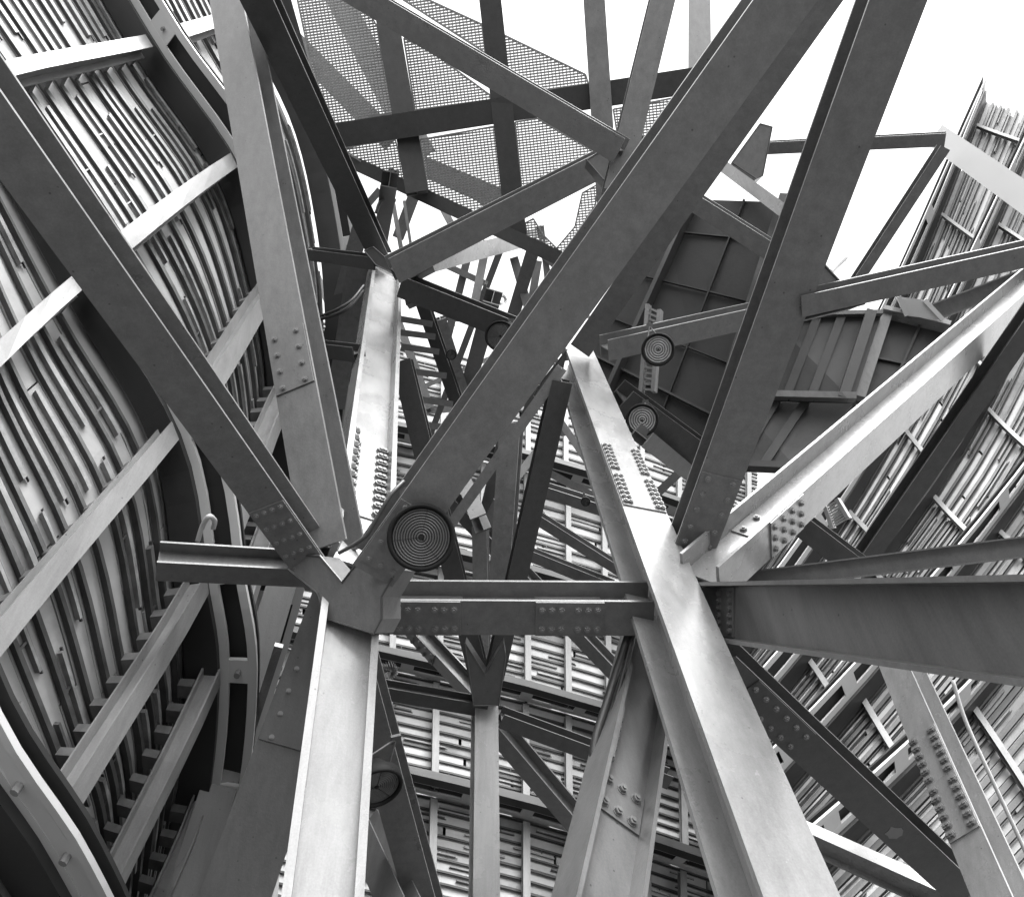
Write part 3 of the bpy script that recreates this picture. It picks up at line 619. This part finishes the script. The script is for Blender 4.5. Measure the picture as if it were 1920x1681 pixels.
# the tangle of far members in the bright upper centre
G6 = 'far members in the bright gap below the grating'
for (a, b, c, dA, dB, lb, mm) in (
  ((620,690,690,440), (590,690,655,440), None, 13, 15, 'far member left of the bright upper column', 'steel'),
  ((838,740,775,560), (858,730,800,560), (862,728,805,558), 12.5, 13, 'far dark member right of the bright upper column', 'steel_shaded'),
  ((885,740,930,600), (862,735,905,560), None, 13, 14, 'far grey member rising to the small lamp, right arm of the V', 'steel'),
  ((862,745,820,620), (880,738,845,620), None, 13, 14, 'far pale member, left arm of the V below the small lamp', 'steel_lit'),
  ((808,745,690,430), (790,745,676,430), None, 15, 16, 'far member behind the dark slim one', 'steel'),
  ((780,480,960,440), (800,515,985,462), None, 12, 13, 'pale far beam just below the beam under the grating', 'steel_lit'),
  ((745,420,770,350), (765,425,795,350), None, 13, 14, 'pale far post above the upper joint', 'steel'),
  ((712,470,745,345), (700,440,720,345), None, 13, 14, 'grey far post directly above the upper joint', 'steel_shaded'),
  ((980,570,1010,480), (960,560,985,470), None, 13, 14, 'far post beside the widest diagonal', 'steel'),
  ((900,560,915,480), (885,550,900,480), None, 14, 14, 'far post above the small lamp', 'steel'),
  ((935,930,1010,740), (925,920,990,740), None, 14, 14, 'far strut behind the widest diagonal', 'steel')):
    member('far_member', a, b, c, dA, dB, lb, 'beam', m=mm, ext=(25,25), group=G6)

# ------------------------------------------------------------------ joint plates
def plate(name, pts, d, th, m, label, cat, parent=None, back=(0, 0, 0), kind='thing'):
    """solid plate of real thickness; pts = (x, y) or (x, y, distance)"""
    q_ = np.array([(p[0], p[1], p[2] if len(p) > 2 else d) for p in pts], float)
    co = np.linalg.lstsq(np.c_[np.ones(len(q_)), q_[:, :2]], 1/q_[:, 2], rcond=None)[0]      # one flat plane through all corners
    F_ = [P(p[0], p[1], 1/(co[0]+co[1]*p[0]+co[2]*p[1])) for p in q_]; c = sum(F_)/len(F_)
    n = np.zeros(3)
    for i in range(len(F_)): n += np.cross(F_[i]-c, F_[(i+1) % len(F_)]-c)
    n = nrm(n); n = n if np.dot(n, CAM-c) > 0 else -n
    k = len(F_); v = F_+[p-n*th for p in F_]
    f = [tuple(range(k)), tuple(range(2*k-1, k-1, -1))]+[(i, k+i, k+(i+1) % k, (i+1) % k) for i in range(k)]
    o = mesh(name, v, f, m, parent, c if parent is None else parent_origin(parent))
    if parent is None:
        tag(o, label, cat, None, kind)
        q = MB(); q.tube([p+n*.002 for p in F_]+[F_[0]+n*.002], .009, 6); q.build('weld_bead', 'steel_shaded', o, c)
    return o
def parent_origin(p): return np.array(p.location)
plate('joint_plate', [(540,1066,5.62),(560,1040,5.62),(600,1042,5.55),(642,1091,5.40),(690,1030,5.20),(745,1068,5.18),(716,1118,5.2),(716,1160,5.2),(702,1187,5.2),(612,1160,5.25),(596,1112,5.38)], 5.27, .22, 'steel', 'welded joint where the left diagonals meet on top of the pale column', 'joint')
plate('joint_plate', [(683,470),(700,463),(733,492),(772,486),(812,500),(768,523),(790,560),(762,572),(752,520),(705,497)], 10.15, .3, 'steel_shaded', 'dark upper joint above the densely bolted column', 'joint')
plate('joint_plate', [(1100,300),(1122,286),(1120,240),(1157,249),(1206,256),(1203,275),(1188,310),(1150,352),(1131,336)], 9.1, .25, 'steel', 'joint of the beams under the right end of the grating', 'joint')
plate('joint_plate', [(1546,497),(1583,537),(1620,531),(1620,570),(1592,577),(1500,600),(1470,560)], 5.32, .22, 'steel', 'joint where the slim branch leaves the heavy right beam', 'joint')
plate('joint_plate', [(872,1205),(910,1264),(944,1205),(948,1230),(935,1322),(888,1322)], 9.2, .3, 'steel_shaded', 'V shaped joint on top of the pale middle column', 'joint')
plate('joint_plate', [(1245,1083,5.9),(1330,1080,5.9),(1345,1108,5.8),(1400,1130,5.75),(1370,1190,5.7),(1262,1188,5.9),(1236,1110,6.0)], 5.9, .2, 'steel', 'thick plate of the right joint behind the deep beam', 'joint') if False else None
plate('joint_plate', [(1063,655),(1052,705),(1040,742),(1000,742),(1018,712)], 9.9, .2, 'steel_shaded', 'dark joint plate under the head of the bright column', 'joint')
plate('joint_plate', [(868,960),(885,940),(905,975),(925,935),(940,955),(915,1002),(885,1002)], 11.9, .2, 'steel', 'small V joint above the short bright column', 'joint')

# ------------------------------------------------------------------ floodlights
def lamp(px, py, d, r, label, face=(0, 0, 1), up=(0, 1, 0), yoke_to=None, lens='lens', wires=True):
    """round floodlight: finned housing, black rim, ribbed lens with three wires, yoke"""
    c = P(px, py, d); r = r/F*d
    root = empty('floodlight', c)
    view = nrm(CAM-c); rt = nrm(np.cross(UP, view)); up_ = np.cross(view, rt)
    n = nrm(view*face[2]+rt*face[0]+up_*face[1]); u = nrm(rt-n*np.dot(rt, n)); v = np.cross(n, u)
    # lens: concentric steps
    V = []; Fc = []; N = 48; prof = []
    k = 11 if wires else 6; dp = .05 if wires else .16
    for i in range(k):
        a = r*.86*i/k; b = r*.86*(i+1)/k; prof += [(a+.0001, .012*r), (a+(b-a)*.6, .04*r), (a+(b-a)*.72, -dp*r), (b-.0001, -dp*r)]
    for (rr, h) in prof:
        for j in range(N): a = 2*math.pi*j/N; V.append(c+u*rr*math.cos(a)+v*rr*math.sin(a)+n*h)
    for i in range(len(prof)-1):
        for j in range(N): Fc.append((i*N+j, i*N+(j+1) % N, (i+1)*N+(j+1) % N, (i+1)*N+j))
    mesh('lens', V, Fc, lens, root, c, True)
    q = MB(); q.prism(c-n*.02*r, (u, v, n), r*.07, r*.08, 16)
    for a in (1.35, 3.25, 5.35) if wires else ():
        dr = u*math.cos(a)+v*math.sin(a); q.obox(c+dr*r*.45+n*.035*r, (dr, np.cross(n, dr), n), (r*.40, r*.006, r*.006))
    q.build('wire_guard', 'rim', root, c)
    V = []; Fc = []; prof = [(.86, -.06), (.86, .10), (.90, .15), (.97, .14), (1.0, .08), (1.0, -.28), (.92, -.34)]
    for (rr, h) in prof:
        for j in range(N): a = 2*math.pi*j/N; V.append(c+(u*math.cos(a)+v*math.sin(a))*rr*r+n*h*r)
    for i in range(len(prof)-1):
        for j in range(N): Fc.append((i*N+j, (i+1)*N+j, (i+1)*N+(j+1) % N, i*N+(j+1) % N))
    mesh('rim', V, Fc, 'rim', root, c, True)
    q = MB(); q.prism(c-n*r*.95, (u, v, n), r*.5, r*.7, 32, 0, r*.93); b = q.build('housing', 'rim', root, c)
    q = MB()
    for j in range(22):
        a = 2*math.pi*j/22; dr = u*math.cos(a)+v*math.sin(a); q.obox(c+dr*r*.6-n*r*.72, (dr, np.cross(n, dr), n), (r*.2, r*.022, r*.34))
    q.build('cooling_fin', 'rail_grey', b, np.zeros(3))
    if yoke_to:
        t = P(*yoke_to); q = MB(); s1 = c+nrm(t-c)*r*.55-n*r*.5+np.cross(n, nrm(t-c))*r*.8; s2 = c+nrm(t-c)*r*.55-n*r*.5-np.cross(n, nrm(t-c))*r*.8
        for s_ in (s1, s2):
            q.tube([s_-nrm(t-c)*r*.55, s_, t], r*.05, 6)
        q.obox(t, (u, v, n), (r*.2, r*.2, r*.06)); q.build('yoke', 'rail_grey', root, c)
    tag(root, label, 'floodlight', 'round floodlights clamped to the frame', 'thing')
M['lens_pale'] = mat('pale_ribbed_lens', .22, .12, .45, 9, .6, 12, .03, 8, coat=1, dark=.3)
M['lens'] = mat('ribbed_lens', .06, .22, .25, 3, 0, 3, .03, 8, coat=.6)
lamp(790, 1007, 4.95, 64, 'largest round floodlight, hanging at the left joint below the widest diagonal', (-.02, .03, 1), yoke_to=(762, 925, 5.2))
lamp(1234, 655, 8.3, 31, 'round floodlight right of the bright column head, with reflections in its lens', (.1, .1, 1), yoke_to=(1218, 612, 8.6), lens='lens_pale', wires=False)
lamp(1204, 787, 8.3, 31, 'lower round floodlight right of the bright column', (0, .05, 1), yoke_to=(1210, 755, 8.8), lens='lens_pale', wires=False)
lamp(938, 630, 9.6, 29, 'round floodlight half hidden behind the widest diagonal', (-.1, .1, 1), yoke_to=(958, 603, 9.9))
lamp(706, 1474, 5.2, 50, 'dark finned floodlight beside the pale column at the bottom', (.2, -.75, .62), yoke_to=(742, 1385, 5.4))
lamp(846, 665, 12.3, 10, 'tiny far floodlight in the bright gap right of the upper column', (.3, 0, 1), yoke_to=(838, 655, 12.4))
lamp(1098, 940, 12.5, 9, 'tiny far floodlight left of the bright column', (0, -.3, 1), yoke_to=(1095, 925, 12.6))

# ------------------------------------------------------------------ gratings of the walkway above
def clip(poly, p, d):
    """part of the line p+t*d inside a polygon (2-D)"""
    ts = []
    for i in range(len(poly)):
        a, b = poly[i], poly[(i+1) % len(poly)]; e = b-a; den = d[0]*e[1]-d[1]*e[0]
        if abs(den) < 1e-9: continue
        w = a-p; t = (w[0]*e[1]-w[1]*e[0])/den; s = (w[0]*d[1]-w[1]*d[0])/den
        if 0 <= s < 1: ts.append(t)
    ts.sort(); return [(ts[i], ts[i+1]) for i in range(0, len(ts)-1, 2)]
GO = P(900, 200, 11.35); GX = nrm(P(1200, 160, 11.15)-GO); g2 = P(960, 420, 11.75)-GO; GN = nrm(np.cross(GX, g2)); GN = GN if np.dot(GN, CAM-GO) > 0 else -GN; GY = np.cross(GN, GX)
def onplane(px, py):
    r = P(px, py, 1)-CAM; t = np.dot(GO-CAM, GN)/np.dot(r, GN); q = CAM+r*t-GO; return np.array([np.dot(q, GX), np.dot(q, GY)])
def grating(pts, label, sp=.038, sp2=.052):
    poly = [onplane(*p) for p in pts]; c2 = sum(poly)/len(poly); O = GO+GX*c2[0]+GY*c2[1]
    root = empty('grating_panel', O); X = [p[0] for p in poly]; Y = [p[1] for p in poly]
    def bar(mb, a, b, w, h0, h1):
        a3, b3 = GO+GX*a[0]+GY*a[1], GO+GX*b[0]+GY*b[1]; L = np.linalg.norm(b3-a3)
        if L < .02: return
        d = (b3-a3)/L; mb.obox((a3+b3)/2-GN*(h0+h1)/2, (d, np.cross(GN, d), GN), (L/2, w/2, (h1-h0)/2))
    m = MB(); y = math.floor(min(Y)/sp)*sp
    while y < max(Y):
        for a, b in clip(poly, np.array([0, y]), np.array([1.0, 0])): bar(m, (a, y), (b, y), .020, 0, .03)
        y += sp
    m.build('bearing_bars', 'grate', root, O)
    m = MB(); x = math.floor(min(X)/sp2)*sp2
    while x < max(X):
        for a, b in clip(poly, np.array([x, 0]), np.array([0, 1.0])): bar(m, (x, a), (x, b), .014, .002, .014)
        x += sp2
    m.build('cross_bars', 'grate', root, O)
    m = MB()
    for i in range(len(poly)): bar(m, poly[i], poly[(i+1) % len(poly)], .022, -.004, .036)
    m.build('edge_strip', 'grate', root, O)
    tag(root, label, 'grating', 'metal gratings of the walkway above', 'thing')
grating([(553,-20),(640,-20),(690,20),(708,52),(736,212),(617,236),(598,190)], 'large leftmost grating panel at the top, beside the narrow dark beam')
grating([(757,72),(800,90),(921,180),(921,187),(778,207)], 'triangular grating panel under the beam crossing the top centre')
grating([(738,-12),(760,-20),(902,45),(1098,140),(1104,160),(1040,172),(1010,164)], 'long narrow grating strip against the sky at the top')
grating([(640,279),(740,258),(762,342),(700,318)], 'small grating corner left of the leftmost joist')
grating([(788,262),(927,237),(944,372),(868,412),(803,362)], 'grating panel between the leftmost and middle joists')
grating([(966,229),(1008,222),(1120,288),(985,352),(978,350)], 'grating panel right of the middle joist')
grating([(985,418),(1000,410),(1018,440),(1048,470),(1052,484),(990,452)], 'ragged grating piece left of the bright hole')
grating([(1092,362),(1122,345),(1116,385),(1052,482),(1040,470),(1078,425)], 'ragged grating piece right of the bright hole')
grating([(1199,196),(1262,184),(1205,268)], 'small grating triangle beside the widest diagonal')
grating([(1150,205),(1168,202),(1157,249)], 'tiny grating triangle left of the upright beam')
# pale far structure seen through the gratings
for (a, b, lb) in (((560,60,720,220), (560,115,690,250), 'blurred far beam behind the leftmost grating'), ((600,-20,745,260), (650,-20,795,240), 'second far beam behind the leftmost grating'), ((790,290,935,350), (790,330,900,380), 'far beam behind the grating panel between the joists')):
    member('far_member', a, b, None, 14, 14, lb, 'beam', m='steel', ext=(20,30), group=G6)

# ------------------------------------------------------------------ dark deck undersides on the right
def deck(pts, label, ribs, m='deck', th=.08, cross=(), name='deck_plate', cat='deck'):
    F_ = [P(*p) for p in pts]; c = sum(F_)/len(F_); root = empty(name, c)
    n = nrm(np.cross(F_[1]-F_[0], F_[3]-F_[0])); n = n if np.dot(n, CAM-c) > 0 else -n
    k = len(F_); v = F_+[p-n*th for p in F_]
    mesh('plate', v, [tuple(range(k)), tuple(range(2*k-1, k-1, -1))]+[(i, k+i, k+(i+1) % k, (i+1) % k) for i in range(k)], m, root, c)
    def q(u, w): return (F_[0]*(1-u)+F_[1]*u)*(1-w)+(F_[3]*(1-u)+F_[2]*u)*w
    for (u0, w0, u1, w1, wd, hh, mm) in ribs:
        a, b = q(u0, w0), q(u1, w1); d = nrm(b-a); o = MB(); o.obox((a+b)/2+n*hh/2, (d, np.cross(n, d), n), (np.linalg.norm(b-a)/2, wd/2, hh/2)); o.build('stiffener', mm, root, c)
    tag(root, label, cat, None, 'thing')
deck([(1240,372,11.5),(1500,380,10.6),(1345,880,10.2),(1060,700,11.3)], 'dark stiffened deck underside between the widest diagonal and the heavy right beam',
  [(0,.18,1,.16,.02,.05,'deck'),(0,.42,1,.40,.02,.05,'deck'),(0,.66,1,.64,.02,.05,'deck'),(.28,0,.30,1,.06,.22,'steel_shaded'),(.62,0,.62,1,.02,.06,'deck'),(.9,0,.92,.9,.10,.22,'steel_shaded'),(0,.86,1,.84,.03,.1,'steel_shaded')])
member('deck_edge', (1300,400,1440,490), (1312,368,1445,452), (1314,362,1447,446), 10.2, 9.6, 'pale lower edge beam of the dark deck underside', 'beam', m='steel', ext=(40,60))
member('deck_edge', (1352,322,1460,405), (1365,305,1478,385), None, 11, 10.4, 'upper edge beam of the dark deck beside the sky', 'beam', m='steel_lit', ext=(10,20))
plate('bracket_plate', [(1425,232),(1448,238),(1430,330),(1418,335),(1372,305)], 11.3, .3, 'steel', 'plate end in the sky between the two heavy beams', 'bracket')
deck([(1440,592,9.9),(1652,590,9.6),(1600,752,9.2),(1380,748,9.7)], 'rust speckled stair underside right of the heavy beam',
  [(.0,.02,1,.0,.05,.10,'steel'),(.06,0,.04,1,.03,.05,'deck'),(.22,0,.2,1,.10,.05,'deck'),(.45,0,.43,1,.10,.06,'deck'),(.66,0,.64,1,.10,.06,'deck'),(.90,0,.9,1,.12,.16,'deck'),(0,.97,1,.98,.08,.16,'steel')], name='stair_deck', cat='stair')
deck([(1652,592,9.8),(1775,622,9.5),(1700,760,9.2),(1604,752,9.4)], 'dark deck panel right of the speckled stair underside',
  [(0,0,1,0,.06,.2,'steel_lit'),(.08,0,.06,1,.12,.14,'steel'),(.6,0,.58,1,.03,.05,'deck'),(0,.5,1,.52,.03,.05,'deck')])
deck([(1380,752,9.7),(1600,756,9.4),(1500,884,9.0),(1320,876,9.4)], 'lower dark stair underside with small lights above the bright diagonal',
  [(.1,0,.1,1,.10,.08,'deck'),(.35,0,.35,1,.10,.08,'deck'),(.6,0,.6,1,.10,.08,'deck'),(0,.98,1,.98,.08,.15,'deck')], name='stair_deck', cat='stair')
# slatted sunlit steps and the ladder between deck bays
def slats(p0, p1, q0, q1, n, w, m, label, name='slatted_step', cat='step'):
    A0, A1, B0, B1 = P(*p0), P(*p1), P(*q0), P(*q1); O = (A0+B1)/2; root = empty(name, O); nn = nrm(np.cross(A1-A0, B0-A0))
    for i in range(n):
        f = (i+.5)/n; a = A0*(1-f)+B0*f; b = A1*(1-f)+B1*f; d = nrm(b-a); o = MB(); o.obox((a+b)/2, (d, np.cross(nn, d), nn), (np.linalg.norm(b-a)/2, w/2, .012)); o.build('slat', m, root, O)
    for a, b in ((A0, B0), (A1, B1)):
        d = nrm(b-a); o = MB(); o.obox((a+b)/2, (d, np.cross(nn, d), nn), (np.linalg.norm(b-a)/2, .025, .05)); o.build('side_rail', m, root, O)
    tag(root, label, cat, None, 'thing')
slats((1685,556,9.5), (1733,562,9.4), (1700,592,9.5), (1768,600,9.3), 7, .03, 'web', 'sunlit slatted step above the dark deck panel')
slats((1216,572,9.9), (1238,582,9.8), (1203,735,9.7), (1226,735,9.6), 16, .025, 'steel_lit', 'narrow striped ladder seen behind the round floodlight', 'ladder', 'ladder')
slats((1548,948,10.5), (1570,935,10.4), (1562,990,10.4), (1592,972,10.3), 9, .02, 'web', 'small perforated pale plate behind the bright diagonal')

# ------------------------------------------------------------------ cables
def cable(pts, r, label, m='cable', cat='cable'):
    c = P(*pts[0]); q = MB(); q.tube(spl([P(*p) for p in pts], 8), r, 7); o = q.build('cable', m, None, c, True); tag(o, label, cat, None, 'thing')
cable([(600,598,9),(630,590,8.9),(655,575,8.9),(680,545,9.1)], .022, 'lower of two black cables sagging left of the bright upper column')
cable([(602,592,9),(632,580,8.85),(660,562,8.9),(682,535,9.1)], .016, 'upper of two black cables sagging left of the bright upper column')
cable([(636,1036,5.3),(668,1018,5.2),(690,1000,5.15),(710,965,5.1),(735,925,5.1),(757,902,5.2)], .014, 'grey cable bending over the left joint towards the large floodlight', 'rail_grey')
cable([(1186,1165,5.9),(1165,1230,5.75),(1140,1310,5.5),(1118,1380,5.3),(1113,1420,5.2),(1125,1450,5.1)], .03, 'thick black cable bundle along the stained column')
cable([(1190,1180,5.85),(1172,1250,5.7),(1150,1330,5.45),(1128,1400,5.2),(1128,1440,5.1)], .018, 'thinner black cable beside the bundle on the stained column')
cable([(370,1015,6),(380,985,5.95),(392,968,5.9),(402,975,5.95),(400,990,6)], .02, 'pale hose looped over the stub beam at the left', 'web')
cable([(1786,1275,8),(1810,1350,7.9),(1855,1450,7.7),(1920,1590,7.5),(1960,1680,7.4)], .02, 'pale thin cable hanging right of the bolted pale column', 'web')
cable([(1825,1655,7),(1840,1670,6.9),(1850,1700,6.9)], .02, 'dark cable loop at the bottom right corner')
cable([(705,400,11),(712,380,11),(725,372,11),(742,376,11)], .025, 'bent grey pipe above the upper joint', 'rail_grey', 'pipe')
cable([(1553,512,5.6),(1566,497,5.7),(1583,482,5.8)], .03, 'short pale pipe stub standing on the heavy right beam', 'web', 'pipe')
print('labels repeated', {k: len(v) for k, v in USED.items() if len(v) > 1})
